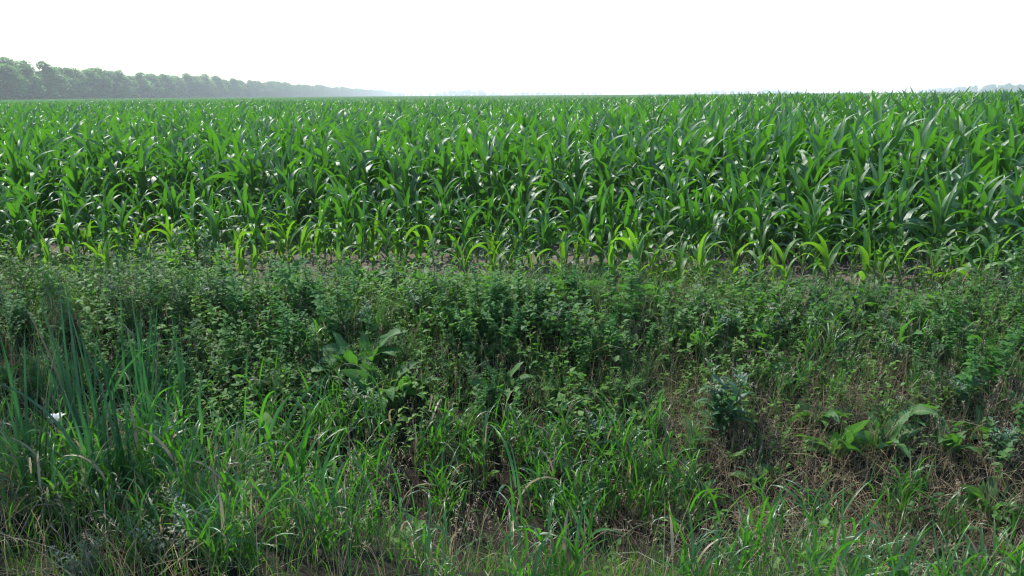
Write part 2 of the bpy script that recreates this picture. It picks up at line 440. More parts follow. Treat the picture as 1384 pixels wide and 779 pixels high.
ci = ng.nodes.new('GeometryNodeCollectionInfo'); ci.inputs[0].default_value = src; ci.inputs[1].default_value = True; ci.inputs[2].default_value = True
ip = ng.nodes.new('GeometryNodeInstanceOnPoints'); ip.inputs['Pick Instance'].default_value = True
def named(nm, ty):
    q = ng.nodes.new('GeometryNodeInputNamedAttribute'); q.data_type = ty; q.inputs[0].default_value = nm; return q.outputs[0]
e2r = ng.nodes.new('FunctionNodeEulerToRotation')
ng.links.new(named('rot', 'FLOAT_VECTOR'), e2r.inputs[0]); ng.links.new(e2r.outputs[0], ip.inputs['Rotation'])
ng.links.new(named('scl', 'FLOAT'), ip.inputs['Scale']); ng.links.new(named('idx', 'INT'), ip.inputs['Instance Index'])
ng.links.new(gi.outputs[0], ip.inputs['Points']); ng.links.new(ci.outputs[0], ip.inputs['Instance']); ng.links.new(ip.outputs[0], go.inputs[0])
md = field.modifiers.new('scatter', 'NODES'); md.node_group = ng

# ------------------------------------------------------------------ trees
def tree_meshes(g, H, nleaf, leaf, spread=0.30, low=0.14):
    tr = MB()
    k = np.linspace(0, 1, 7)
    trunk = np.stack([0.03 * H * np.sin(k * 3 + g.uniform(0, 6)) * k, 0.03 * H * np.sin(k * 2.4 + g.uniform(0, 6)) * k, k * H * 0.8], -1)
    tubes(tr, trunk, np.linspace(0.024, 0.005, 7) * H, 8)
    cr = MB(); nb = int(g.integers(17, 24)); cen = []; rad = []
    for b_ in range(nb):
        h_ = low + 0.08 + (0.80 - low) * (b_ + g.random()) / nb; a_ = g.uniform(0, 6.28)
        rr = spread * H * math.sin(math.pi * min(0.97, max(0.2, h_ - low * 0.3) ** 0.8)) * g.uniform(0.35, 0.8)
        c_ = np.array([math.cos(a_) * rr, math.sin(a_) * rr, h_ * H]); cen.append(c_); rad.append(H * g.uniform(0.09, 0.16))
        z0 = max(0.12, h_ - 0.22); base = np.array([np.interp(z0 * H, trunk[:, 2], trunk[:, 0]), np.interp(z0 * H, trunk[:, 2], trunk[:, 1]), z0 * H])
        t_ = np.linspace(0, 1, 5)[:, None]
        tubes(tr, base * (1 - t_) + c_ * t_ + np.array([0, 0, 1.]) * H * 0.03 * np.sin(t_ * math.pi), np.linspace(0.008, 0.002, 5) * H, 5)
    cen.append(np.array([0, 0, 0.88 * H])); rad.append(0.12 * H)
    cen = np.array(cen); rad = np.array(rad)
    w_ = rad ** 2; b_ = g.choice(len(cen), nleaf, p=w_ / w_.sum())
    d = g.normal(size=(nleaf, 3)); d /= np.linalg.norm(d, axis=1, keepdims=True)
    rr = rad[b_] * g.uniform(0.45, 1.12, nleaf) ** 0.6 * (1 + 0.25 * np.sin(d[:, 0] * 7 + b_) * np.sin(d[:, 2] * 6 + b_ * 2))
    P = cen[b_] + d * rr[:, None] * np.array([1.1, 1.1, 0.8])
    tint = np.clip(0.5 + 0.28 * np.sin(b_ * 2.4) + g.normal(0, 0.2, nleaf), 0, 1)
    ribbons(cr, P, g.uniform(0, 6.28, nleaf), g.uniform(-0.5, 0.9, nleaf), g.uniform(0, 1.2, nleaf), leaf * g.uniform(0.6, 1.3, nleaf), leaf * g.uniform(0.5, 0.9, nleaf),
            P_ovate, nseg=2, cols=2, roll=g.uniform(-0.8, 0.8, nleaf), tint=tint, g=g)
    return tr.mesh('tree_trunk', [M['bark']]), cr.mesh('tree_crown', [M['tree']])

gt = np.random.default_rng(21)
FT = [tree_meshes(gt, 14.0, 4200, 0.8, spread=gt.uniform(0.30, 0.38), low=-0.02) for _ in range(7)]
far_trees = []
def far_tree(ms, x, y, sc, label, group):
    far_trees.append((ms, x, y, sc, label, group))
def put_tree(ms, x, y, sc, label, group, name='broadleaf_tree'):
    o = bpy.data.objects.new(name, None); COL.objects.link(o)
    o.location = (x, y, float(terrain(x, y)) if abs(y) < 20 else 0); o.rotation_euler = (0, 0, gt.uniform(0, 6.28)); o.scale = (sc * gt.uniform(0.9, 1.15), sc * gt.uniform(0.9, 1.15), sc)
    link('trunk', ms[0], o); link('crown', ms[1], o)
    tag(o, label, 'tree', group); return o
y = 262.0; nt_ = 0
while y < 2900:
    x = tree_line_x(y) + gt.normal(0, 1.5)
    if y > 1500: lab, gr = 'pale speck of a tree where the long left tree row meets the horizon', 'last trees of the left tree row'
    elif y < 430: lab, gr = 'tall leafy tree at the near, leftmost end of the hazy tree row', 'near trees of the left tree row'
    elif y < 800: lab, gr = 'hazy green tree midway along the long tree row behind the maize', 'middle trees of the left tree row'
    else: lab, gr = 'small blue hazy tree at the far end of the long left tree row', 'far trees of the left tree row'
    far_tree(FT[int(gt.integers(0, 7))], x, y, gt.uniform(0.88, 1.14) * (1.0 + 0.05 * math.sin(y / 37)), lab, gr)
    nt_ += 1; y += gt.uniform(3.5, 6.5) * (1 + max(0, y - 450) / 600)
for q in range(90):                           # the row at the far right
    y = 930 + q * 10 + q * q * 0.16; x = 612 + (y - 930) * 0.42
    far_tree(FT[int(gt.integers(0, 7))], x + gt.normal(0, 6), y, gt.uniform(0.8, 1.15), 'faint hazy tree in the distant row at the far right horizon', 'trees on the right horizon')
for (px, n_, sc, yy) in ((628, 7, 1.1, 2050), (600, 3, 0.75, 2200), (660, 4, 0.6, 2300), (715, 6, 0.9, 2300), (745, 3, 0.6, 2350), (968, 4, 0.95, 2300), (1000, 4, 0.75, 2300), (1048, 5, 0.95, 2300), (880, 3, 0.6, 2400)):
    for q in range(2 * n_ + 2):
        x = (px - 692) / F * yy * 0.98 + (q - n_) * 6 + gt.normal(0, 3)
        far_tree(FT[int(gt.integers(0, 7))], x, yy + gt.normal(0, 8), sc * gt.uniform(0.8, 1.1), 'tiny blue hazy tree in a clump on the middle of the horizon', 'clumped trees on the middle horizon')

for p0, p1 in ((500, 815), (935, 1085)):
    for px in np.arange(p0, p1, 5.0):
        far_tree(FT[int(gt.integers(0, 7))], (px - 692) / F * 1900 * 0.98 + gt.normal(0, 3), 1900 + gt.normal(0, 12), gt.uniform(0.5, 0.8), 'tiny tree in the thin low strip of woodland along the middle horizon', 'strip of trees along the middle horizon')

far_trees[:] = [t for t in far_trees if abs(t[1]) < 0.68 * t[2]]
far_trees.sort(key=lambda t: -t[3] / t[2])
for t in far_trees[:297]: put_tree(*t)
wood = MB()                                    # all the smaller, farther crowns that can no longer be told apart
for ms, x, y, sc, _, _ in far_trees[297:]:
    n_ = 150; d_ = gt.normal(size=(n_, 3)); d_ /= np.linalg.norm(d_, axis=1, keepdims=True)
    P = np.array([x, y, 6.8 * sc]) + d_ * np.array([4.4, 4.4, 6.6]) * sc * gt.uniform(.5, 1.05, (n_, 1)); P[:, 2] = np.maximum(P[:, 2], 0.3)
    ribbons(wood, P, gt.uniform(0, 6.28, n_), gt.uniform(-.5, .9, n_), gt.uniform(0, 1, n_), gt.uniform(1.2, 2.6, n_), gt.uniform(.9, 1.8, n_), P_ovate, nseg=2, cols=2, roll=gt.uniform(-.8, .8, n_), g=gt)
tag(link('distant_woodland', wood.mesh('distant_woodland', [M['tree']])), 'faint strip of far-off woodland fading into haze along the horizon', 'woodland', kind='stuff')

# two roadside trees beside the ditch, out of frame to the left; they shade the bank
NT = [tree_meshes(gt, 14.0, 4500, 0.30, spread=0.32, low=0.30) for _ in range(2)]
SHADE = [(-9.6, 6.6, 1.0), (-13.5, 4.5, 1.05), (-7.2, 3.0, 0.95)]
for q, (x, y, sc) in enumerate(SHADE):
    put_tree(NT[q % 2], x, y, sc, ['roadside tree on the ditch bank just left of the view', 'roadside tree further left along the ditch bank', 'roadside tree on the near verge left of the view'][q], 'roadside trees left of the view')

exec_rest = True
# ------------------------------------------------------------------ plants of the bank
def scatter(n_, x0, x1, y0, y1, dens=None, g=rng):
    x = g.uniform(x0, x1, n_); y = g.uniform(y0, y1, n_)
    k = np.abs(x) < 0.72 * y + 0.9
    if dens is not None: k &= g.random(n_) < dens(x, y)
    x, y = x[k], y[k]
    return np.stack([x, y, terrain(x, y)], -1)

def bed(x, y): return y + 0.10 * x            # distance across the ditch: 5 = bottom, 7.5 = top of far bank
def edge_fade(x, y): return np.clip((8.75 + 1.9 * np.clip(noise2(x, y, 50, 0.8) + 0.42 - 0.12 * np.clip(x - 0.5, 0, 3), 0, 1) - (y + 0.11 * x)) / 0.6, 0, 1)

# fine grass and sedge (uncountable)
g1 = np.random.default_rng(31)
b1 = MB()
def dens_fine(x, y):
    b_ = bed(x, y)
    d = 0.55 + 0.45 * noise2(x, y, 8, 0.6)
    d = d * np.where((b_ > 4.3) & (b_ < 5.8), 0.05, 1) * np.where((b_ > 3.4) & (b_ < 6.4), 0.3, 1) * np.where(b_ > 8.3, 0.55, 1)
    return np.clip(d, 0.03, 1) * edge_fade(x, y)
P = scatter(145000, -7, 7, 2.2, 10.8, dens_fine, g1); n_ = len(P)
hh = g1.gamma(4, 0.055, n_) + 0.05
hh *= np.where(P[:, 1] > 8.4, 0.6, 1)
hh *= np.where(P[:, 1] < 4.2, 0.75, 1.0)
ribbons(b1, P, g1.uniform(0, 6.28, n_), g1.uniform(R(60), R(90), n_), g1.uniform(R(5), R(95), n_), hh, g1.uniform(0.002, 0.0055, n_), P_blade, nseg=4, cols=2, roll=g1.uniform(-.5, .5, n_), g=g1)
o = link('grass', b1.mesh('grass', [M['grass']])); tag(o, 'fine green grass covering both banks of the ditch', 'grass', kind='stuff')

# dry matted straw, mostly low on the right
b2 = MB()
def dens_dry(x, y):
    b_ = bed(x, y)
    right = np.clip((x - 0.3) / 1.0, 0, 1) * np.clip((b_ - 4.9) / 0.4, 0, 1) * np.clip((7.4 - b_) / 0.9, 0, 1) * 1.5
    near = np.clip((3.6 - b_) / 0.4, 0, 1) * 0.45 * (0.1 + 0.9 * (x < -1.0))
    mid = 0.16 * (b_ > 5.4)
    return np.clip((right * (1.0 + 0.5 * noise2(x, y, 12, 0.5)) + near + mid) * (0.75 + 0.5 * noise2(x, y, 13, 0.4)), 0.02, 1) * edge_fade(x, y)
P = scatter(190000, -7, 7, 2.2, 10.4, dens_dry, g1); n_ = len(P)
P[:, 2] += g1.uniform(0, 0.10, n_)
lay = g1.random(n_) < 0.62
ribbons(b2, P, g1.uniform(0, 6.28, n_), np.where(lay, g1.uniform(R(-5), R(40), n_), g1.uniform(R(55), R(90), n_)), np.where(lay, g1.uniform(R(-10), R(60), n_), g1.uniform(0, R(60), n_)),
        g1.gamma(5, 0.045, n_), g1.uniform(0.0015, 0.004, n_), P_thin, nseg=3, cols=2, roll=g1.uniform(-1, 1, n_), g=g1)
o = link('dry_grass', b2.mesh('dry_grass', [M['dry']])); tag(o, 'matted brown dry grass and straw lying on the ditch banks', 'dry grass', kind='stuff')

# flowering grasses: thin culms with loose tan heads
b3 = MB()
def dens_seed(x, y):
    b_ = bed(x, y)
    return np.clip(0.35 + 0.5 * np.clip(x / 3, 0, 1) * (b_ > 5.4) + 0.4 * (b_ < 3.6) * (x < 0) + 0.3 * noise2(x, y, 15, 0.7) - 0.35 * ((b_ > 4.7) & (b_ < 5.4)), 0, 1) * edge_fade(x, y)
P = scatter(8200, -7, 7, 2.3, 9.1, dens_seed, g1); n_ = len(P)
L_ = g1.uniform(0.28, 0.62, n_) * np.where(P[:, 1] < 4, 0.75, 1)
c, t = ribbons(b3, P, g1.uniform(0, 6.28, n_), g1.uniform(R(66), R(90), n_), g1.uniform(R(0), R(50), n_), L_, 0.0022, P_thin, nseg=5, cols=2, g=g1)
for q in range(9):
    f_ = 0.80 + 0.2 * q / 8
    tip = c[:, 4] * (1 - (f_ - .8) / .2) + c[:, 5] * ((f_ - .8) / .2)
    ribbons(b3, tip, g1.uniform(0, 6.28, n_), g1.uniform(R(15), R(80), n_), g1.uniform(0, 0.6, n_), g1.uniform(0.010, 0.028, n_), g1.uniform(0.003, 0.006, n_), P_ovate, nseg=2, cols=2, g=g1)
o = link('seeding_grass', b3.mesh('seeding_grass', [M['seed']])); tag(o, 'thin flowering grasses with loose tan seed heads', 'seeding grass', kind='stuff')

# low leafy ground cover: mounds and hollows of several tones
b4 = MB()
def dens_cov(x, y):
    b_ = bed(x, y)
    d = np.clip((b_ - 5.6) / 0.8, 0, 1) * (0.5 + 0.9 * noise2(x, y, 17, 0.6))
    d = d * (1 - 0.75 * np.clip((x - 1.4) / 1, 0, 1) * (b_ < 6.9))
    return np.clip(d, 0.015, 1) * edge_fade(x, y)
P = scatter(38000, -7.5, 7.5, 3.0, 10.8, dens_cov, g1); n_ = len(P)
hh = g1.uniform(0.06, 0.34, n_) * np.where(P[:, 0] < -2.2, 1.3, np.clip(1.15 - 0.5 * np.clip(bed(P[:, 0], P[:, 1]) - 7.8, 0, 1.2), 0.4, 2))
mound = noise2(P[:, 0], P[:, 1] * 1.3, 60, 0.45); tone = noise2(P[:, 0], P[:, 1] * 1.4, 61, 0.5); big = np.clip(1 + 0.9 * noise2(P[:, 0], P[:, 1] * 1.4, 62, 0.4), 0.55, 1.9)
hh = hh * np.clip(1 + 1.1 * mound, 0.35, 2)
az = g1.uniform(0, 6.28, n_); pt = g1.uniform(R(45), R(88), n_)

c, t = ribbons(b4, P, az, pt, g1.uniform(0, R(60), n_), hh, 0.003, P_thin, nseg=6, cols=2, g=g1)
for q in range(1, 7):
    for sd_ in range(3):
        sz = g1.uniform(0.026, 0.07, n_) * big
        ribbons(b4, c[:, q], g1.uniform(0, 6.28, n_), g1.uniform(R(-10), R(50), n_), g1.uniform(0, R(60), n_), sz, sz * g1.uniform(0.4, 0.75, n_), P_ovate, nseg=3, cols=3, fold=0.25, roll=g1.uniform(-.4, .4, n_), tint=np.clip(0.5 + 1.1 * tone + g1.normal(0, .15, n_), 0, 1), g=g1)
o = link('ground_cover', b4.mesh('ground_cover', [M['cover']])); tag(o, 'low leafy weeds knitted over the far bank of the ditch', 'ground cover', kind='stuff')

# ---- countable plants
def nettle(g, H):
    st, lf = MB(), MB(); nn = int(H / 0.045)
    k = np.linspace(0, 1, 7); ln = g.normal(0, 0.12, 2) * H
    sp_ = np.stack([ln[0] * k ** 1.6, ln[1] * k ** 1.6, k * H], -1)
    tubes(st, sp_, np.linspace(0.0035, 0.0015, 7), 4)
    z = np.linspace(0.15, 1, nn) * H
    P = np.stack([np.interp(z, sp_[:, 2], sp_[:, q]) for q in range(3)], -1)
    for s_ in (0, 1):
        a_ = np.arange(nn) * math.pi / 2 + math.pi * s_ + g.normal(0, 0.3, nn)
        sz = (0.12 - 0.07 * (z / H) ** 2.5) * g.uniform(0.8, 1.15, nn)
        ribbons(lf, P, a_, g.uniform(R(0), R(35), nn), g.uniform(R(20), R(75), nn), sz, sz * 0.62, P_ovate, nseg=5, fold=0.22, roll=g.normal(0, .25, nn), ripple=0.12, g=g)
    for q in range(int(nn * .8)):            # short side shoots with small leaves
        i_ = g.integers(nn // 3, nn); m_ = 5; aa = g.uniform(0, 6.28)
        c_, _ = ribbons(lf, P[i_], aa, R(50), R(20), 0.07, 0.0025, P_thin, nseg=4, cols=2, g=g)
        ribbons(lf, c_[0][1:].repeat(2, 0), g.uniform(0, 6.28, 8), R(20), R(40), 0.034, 0.018, P_ovate, nseg=3, g=g)
    return st, lf
def goosefoot(g, H):
    st, lf = MB(), MB()
    k = np.linspace(0, 1, 6); ln = g.normal(0, 0.06, 2) * H
    sp_ = np.stack([ln[0] * k, ln[1] * k, k * H], -1); tubes(st, sp_, np.linspace(0.006, 0.002, 6), 5)
    nb = 16; z = np.linspace(0.12, 0.96, nb); P = sp_[0] + (sp_[-1] - sp_[0]) * z[:, None]
    L_ = 0.34 * H * (1.05 - z) + 0.07
    c_, _ = ribbons(lf, P, np.arange(nb) * 2.4 + g.normal(0, .3, nb), g.uniform(R(45), R(65), nb), g.uniform(R(-10), R(15), nb), L_, 0.004, P_thin, nseg=8, cols=2, g=g)
    Q = c_[:, 1:].reshape(-1, 3)
    for _ in range(2):
        n_ = len(Q); sz = g.uniform(0.022, 0.05, n_)
        ribbons(lf, Q, g.uniform(0, 6.28, n_), g.uniform(R(0), R(50), n_), g.uniform(0, R(50), n_), sz, sz * g.uniform(.4, .62, n_), P_ovate, nseg=3, fold=.2, g=g)
    Q = np.concatenate([c_[:, -2:].reshape(-1, 3), P[-4:]]); Q = Q.repeat(7, 0) + g.normal(0, 0.009, (len(Q) * 7, 3)); n_ = len(Q)
    ribbons(lf, Q, g.uniform(0, 6.28, n_), g.uniform(0, R(90), n_), 0.3, 0.010, 0.006, P_ovate, nseg=2, cols=2, mi=1, g=g)
    return st, lf
def dock(g, n_, L_, up=0.5, spike=False):
    lf, st = MB(), MB()
    a_ = np.arange(n_) * 2.4 + g.normal(0, .35, n_)
    l = L_ * g.uniform(0.7, 1.15, n_)
    ribbons(lf, np.stack([0.02 * np.sin(a_), 0.02 * np.cos(a_), 0 * a_], -1), a_, g.uniform(R(45), R(84), n_), g.uniform(R(40), R(125), n_), l, l * g.uniform(0.26, 0.36, n_), P_dock, nseg=12, fold=0.28, roll=g.normal(0, .35, n_), twist=g.normal(0, .5, n_), ripple=0.18, power=1.4, g=g)
    k = np.linspace(0, 1, 5)
    H = L_ * (2.0 if spike else 0.8)
    tubes(st, np.stack([0.08 * k * g.normal(), 0.08 * k * g.normal(), k * H], -1), np.linspace(0.006, 0.002, 5), 5)
    if spike:
        q = 160; z = g.uniform(0.4, 1, q) * H
        ribbons(st, np.stack([0.01 * g.normal(size=q), 0.01 * g.normal(size=q), z], -1), g.uniform(0, 6.28, q), g.uniform(0, R(70), q), 0.2, 0.02, 0.009, P_ovate, nseg=2, cols=2, mi=1, g=g)
    return lf, st
def comfrey(g, H, ns=6, L0=0.15, wr=0.27):
    st, lf, fl = MB(), MB(), MB()
    for _ in range(ns):
        a0 = g.uniform(0, 6.28); k = np.linspace(0, 1, 8); h_ = H * g.uniform(.75, 1.05); ln = g.uniform(0.1, 0.5) * H
        sp_ = np.stack([math.sin(a0) * ln * k ** 1.3, math.cos(a0) * ln * k ** 1.3, h_ * k], -1)
        tubes(st, sp_, np.linspace(0.005, 0.002, 8), 5)
        nn = 18; f_ = np.linspace(0.2, 1, nn)
        P = np.stack([np.interp(f_ * h_, sp_[:, 2], sp_[:, q]) for q in range(3)], -1)
        sz = L0 * (1.15 - 0.65 * f_) * g.uniform(.85, 1.15, nn)
        ribbons(lf, P, np.arange(nn) * 2.4 + g.uniform(0, 6.28), g.uniform(R(20), R(60), nn), g.uniform(R(20), R(75), nn), sz, sz * wr, P_lance, nseg=6, fold=.3, roll=g.normal(0, .2, nn), ripple=.08, g=g)
        Q = sp_[-1] + g.normal(0, 0.016, (16, 3)); ribbons(lf, Q, g.uniform(0, 6.28, 16), g.uniform(R(-60), R(60), 16), .3, 0.012, 0.008, P_ovate, nseg=2, cols=2, mi=1, g=g)
    return st, lf
def feathery(g, H):
    st, lf = MB(), MB(); ns = 16
    a_ = g.uniform(0, 6.28, ns); L_ = H * g.uniform(.7, 1.1, ns)
    c_, _ = ribbons(st, np.zeros((ns, 3)) + g.normal(0, .02, (ns, 3)) * [1, 1, 0], a_, g.uniform(R(50), R(88), ns), g.uniform(0, R(35), ns), L_, 0.004, P_thin, nseg=12, cols=2, g=g)
    Q = c_[:, 2:].reshape(-1, 3)
    for _ in range(7):
        n_ = len(Q); ribbons(lf, Q + g.normal(0, .006, Q.shape), g.uniform(0, 6.28, n_), g.uniform(R(5), R(75), n_), g.uniform(R(-20), R(40), n_), g.uniform(.02, .05, n_), 0.0035, P_thin, nseg=2, cols=2, g=g)
    return st, lf
def reed(g, n_, H, wid=0.022):
    lf = MB(); a_ = g.uniform(0, 6.28, n_)
    P = g.normal(0, .05, (n_, 3)) * [1, 1, 0]
    L_ = H * g.uniform(.6, 1.05, n_)
    kink = g.random(n_) < 0.2
    ribbons(lf, P, a_, g.uniform(R(79), R(91), n_), np.where(kink, g.uniform(R(50), R(120), n_), g.uniform(R(0), R(20), n_)), L_, wid * g.uniform(.7, 1.2, n_), P_blade, nseg=9, fold=.3, roll=g.uniform(-1, 1, n_), twist=g.normal(0, .5, n_), power=2.2, g=g)
    return lf
def coarse_tuft(g, n_, H):
    """culms, each with several arching leaves, as of canary grass"""
    lf, st = MB(), MB()
    for _ in range(n_):
        k = np.linspace(0, 1, 6); a0 = g.uniform(0, 6.28); h_ = H * g.uniform(.45, 1); ln = g.uniform(.02, .35) * h_; b0 = g.normal(0, .05, 2)
        sp_ = np.stack([b0[0] + math.sin(a0) * ln * k ** 1.5, b0[1] + math.cos(a0) * ln * k ** 1.5, h_ * .75 * k], -1)
        tubes(st, sp_, np.linspace(.0024, .001, 6), 4)
        m_ = int(g.integers(4, 7)); f_ = np.linspace(.15, 1, m_)
        P = np.stack([np.interp(f_ * .75 * h_, sp_[:, 2], sp_[:, q]) for q in range(3)], -1)
        l = g.uniform(.55, 1.0, m_) * (0.16 + h_ * .42)
        ribbons(lf, P, np.arange(m_) * math.pi + g.uniform(0, 6.28) + g.normal(0, .5, m_), g.uniform(R(62), R(86), m_), g.uniform(R(15), R(135), m_), l, g.uniform(.010, .019, m_), P_blade, nseg=8, fold=.25, roll=g.normal(0, .4, m_), twist=g.normal(0, .8, m_), power=1.6, g=g)
    return lf, st

gv = np.random.default_rng(77)
def variants(fn, n_, mats, names):
    res = []
    for _ in range(n_):
        ps = fn(gv); ps = ps if isinstance(ps, tuple) else (ps,)
        res.append([(nm, p_.mesh(nm, mt if isinstance(mt, list) else [mt])) for p_, mt, nm in zip(ps, mats, names)])
    return res
V = {
 'nettle': variants(lambda g: nettle(g, g.uniform(.5, .72)), 8, (M['gstem'], M['nettle']), ('stem', 'foliage')),
 'goose': variants(lambda g: goosefoot(g, g.uniform(.7, .9)), 5, (M['gstem'], [M['goose'], M['gseed']]), ('stem', 'foliage')),
 'dock': variants(lambda g: dock(g, 11, .34), 5, (M['dock'], M['rstem']), ('foliage', 'stem')),
 'docks': variants(lambda g: dock(g, 9, .30, spike=True), 3, (M['dock'], [M['rstem'], M['seed']]), ('foliage', 'seed_stalk')),
 'comfrey': variants(lambda g: comfrey(g, .42), 3, (M['gstem'], [M['comfrey'], M['petal']]), ('stem', 'foliage')),
 'persic': variants(lambda g: comfrey(g, .40, 4, .085, .3), 5, (M['rstem'], [M['cover'], M['petal']]), ('stem', 'foliage')),
 'feather': variants(lambda g: feathery(g, .36), 4, (M['gstem'], M['feather']), ('stem', 'foliage')),
 'silver': variants(lambda g: comfrey(g, .34, 5, .07, .35), 2, (M['gstem'], [M['silver'], M['silver']]), ('stem', 'foliage')),
 'reed': variants(lambda g: reed(g, 15, 1.2, 0.024), 5, (M['reed'],), ('blades',)),
 'coarse': variants(lambda g: coarse_tuft(g, int(g.integers(4, 9)), g.uniform(.5, .85)), 12, (M['coarse'], M['gstem']), ('foliage', 'stem')),
}
def plant(kind, name, x, y, sc, label, cat, group=None, tilt=0.08):
    ms = V[kind][int(gv.integers(0, len(V[kind])))]
    loc = (x, y, float(terrain(x, y)) - 0.01); rt = (gv.normal(0, tilt), gv.normal(0, tilt), gv.uniform(0, 6.28))
    if len(ms) == 1: o = link(name, ms[0][1])
    else:
        o = bpy.data.objects.new(name, None); COL.objects.link(o); o.empty_display_size = .05
        for nm, me_ in ms: link(nm, me_, o)
    o.location = loc; o.rotation_euler = rt; o.scale = (sc,) * 3
    tag(o, label, cat, group); return o

def patch(kind, name, n_, cx, cy, rx, ry, s0, s1, label, cat, group):
    """plants standing in loose knots of four to eight, each knot with its own height"""
    k = 0
    while k < n_:
        a_ = gv.uniform(0, 6.28); r_ = math.sqrt(gv.random())
        kx, ky, ks = cx + rx * r_ * math.cos(a_), cy + ry * r_ * math.sin(a_), gv.uniform(s0, s1)
        for _ in range(int(gv.integers(4, 9))):
            plant(kind, name, kx + gv.normal(0, .16), ky + gv.normal(0, .13), ks * gv.uniform(.8, 1.15), label, cat, group, .2); k += 1

def pp(px, py): return at(px, py)
# nettles
for (px, py, n_, rx, ry, lab, gr) in (
    (325, 470, 70, 1.0, .8, 'stinging nettle in the dense dark patch below the maize, left of the middle', 'nettles left of the middle'),
    (60, 450, 40, 1.1, .8, 'stinging nettle in the shaded patch at the far left behind the reeds', 'nettles at the far left'),
    (780, 460, 60, 1.0, .55, 'stinging nettle in the blue-green patch on top of the bank, right of the middle', 'nettles on top of the bank'),
    (620, 480, 26, .7, .5, 'stinging nettle among the seeding weeds in the middle of the bank', 'nettles in the middle of the bank'),
    (1290, 500, 26, .8, .4, 'stinging nettle on the upper bank at the right, near the grey-green weeds', 'nettles at the right')):
    x, y = pp(px, py); patch('nettle', 'stinging_nettle', n_, x, y, rx, ry, .4, 1.0, lab, 'nettle', gr)
# goosefoot
for i_, (px, py, sc, lab) in enumerate((
    (1365, 455, 1.3, 'tall grey-green goosefoot at the right edge in front of the maize'),
    (1330, 440, 1.1, 'grey-green goosefoot beside the tallest one near the right edge'),
    (1300, 450, .7, 'shorter goosefoot on the left flank of the right edge clump'),
    (592, 425, .95, 'bushy green goosefoot standing alone against the bare soil, left of the middle'),
    (1160, 430, .55, 'slim pointed goosefoot in front of the maize, right of the middle'),
    (20, 480, .8, 'goosefoot half hidden in the shaded far left weeds'),
    (205, 425, 1.05, 'pale seeding goosefoot behind the reeds at the left'),
    (170, 440, .95, 'pale seeding goosefoot left of the reed tops'),
    (285, 420, 1.0, 'pale seeding goosefoot rising behind the left nettles'),
    (250, 415, 1.0, 'pale seeding goosefoot right beside the tallest reed tops'),
    (340, 425, .6, 'pale seeding goosefoot above the middle of the left nettle patch'),
    (715, 440, .5, 'pale yellowish seeding goosefoot at the top of the bank near the middle'),
    (800, 425, .5, 'small goosefoot poking above the nettles right of the middle'),
    (540, 500, .5, 'pale seeding goosefoot beside the big dark dock leaves'),
    (600, 520, .5, 'pale seeding goosefoot in the middle of the bank slope'))):
    x, y = pp(px, py); plant('goose', 'goosefoot', x, y, sc, lab, 'goosefoot', 'goosefoot plants along the top of the bank')
# docks and other large-leaved plants
for i_, (px, py, sc, kd, lab) in enumerate((
    (500, 500, 1.5, 'dock', 'dark broad-leaved dock in the hollow left of the middle'),
    (470, 515, 1.35, 'dock', 'broad-leaved dock spreading to the left of the dark hollow'),
    (520, 540, 1.3, 'dock', 'lowest broad-leaved dock of the dark hollow left of the middle'),
    (1210, 585, 1.1, 'dock', 'large light green dock on the right slope'),
    (1275, 620, 1.0, 'dock', 'bright green dock low on the right slope'),
    (1320, 600, .9, 'docks', 'flowering dock beside the bright low one at the right'),
    (1125, 480, 1.1, 'dock', 'glossy broad-leaved dock at the top of the right bank'),
    (1215, 480, 1.1, 'dock', 'glossy dock with drooping leaves under the right maize'),
    (1265, 490, 1.0, 'dock', 'glossy dock in the large-leaved group near the right edge'),
    (1345, 520, 1.0, 'dock', 'glossy dock at the right edge below the tall goosefoot'),
    (945, 690, .9, 'dock', 'dark dock with hanging leaves low on the slope, right of the middle'),
    (1020, 665, .75, 'dock', 'small dark dock below the blue-green comfrey'),
    (1000, 510, .9, 'dock', 'dock with a yellowing leaf above the blue-green comfrey'),
    (590, 445, .8, 'dock', 'grey-green dock at the foot of the lone bushy weed'),
    (1330, 700, .9, 'dock', 'ragged dock in the lower right corner'),
    (1290, 735, .8, 'docks', 'flowering dock in the lower right corner'),
    (1080, 455, .8, 'docks', 'dock with seed stalk at the top of the bank, right of the middle'))):
    x, y = pp(px, py); plant(kd, 'dock', x, y, sc, lab, 'dock', 'docks on the ditch bank', .15)
for i_, (px, py, sc, lab) in enumerate((
    (970, 605, 1.5, 'blue-green comfrey with pointed leaves low on the slope, right of the middle'),
    (985, 470, .85, 'comfrey with pointed leaves at the top of the bank, right of the nettles'),
    (1040, 470, .8, 'comfrey beside the seeding dock at the top of the bank'),
    (930, 455, .8, 'comfrey just right of the upper nettle patch'),
    (490, 455, .8, 'comfrey above the dark hollow of docks'),
    (1290, 570, .85, 'comfrey between the docks on the right slope'),
    (1350, 640, .85, 'comfrey at the right edge above the lower right corner'))):
    x, y = pp(px, py); plant('comfrey', 'comfrey', x, y, sc, lab, 'comfrey', 'comfrey plants on the bank')
for i_, (px, py, lab) in enumerate((
    (850, 560, 'bright feathery mayweed on the slope right of the middle, the tallest of them'), (740, 560, 'feathery mayweed in the middle of the slope'), (630, 590, 'feathery mayweed left of the middle above the coarse grass'),
    (870, 520, 'feathery mayweed just above the tallest bright one'), (540, 430, 'feathery weed by the bare soil left of the lone goosefoot'), (880, 640, 'low feathery mayweed beside the blue-green comfrey'))):
    x, y = pp(px, py); plant('feather', 'mayweed', x, y, [1.1, 1.0, .9, .9, .7, .7][i_], lab, 'mayweed', 'feathery mayweeds on the slope')
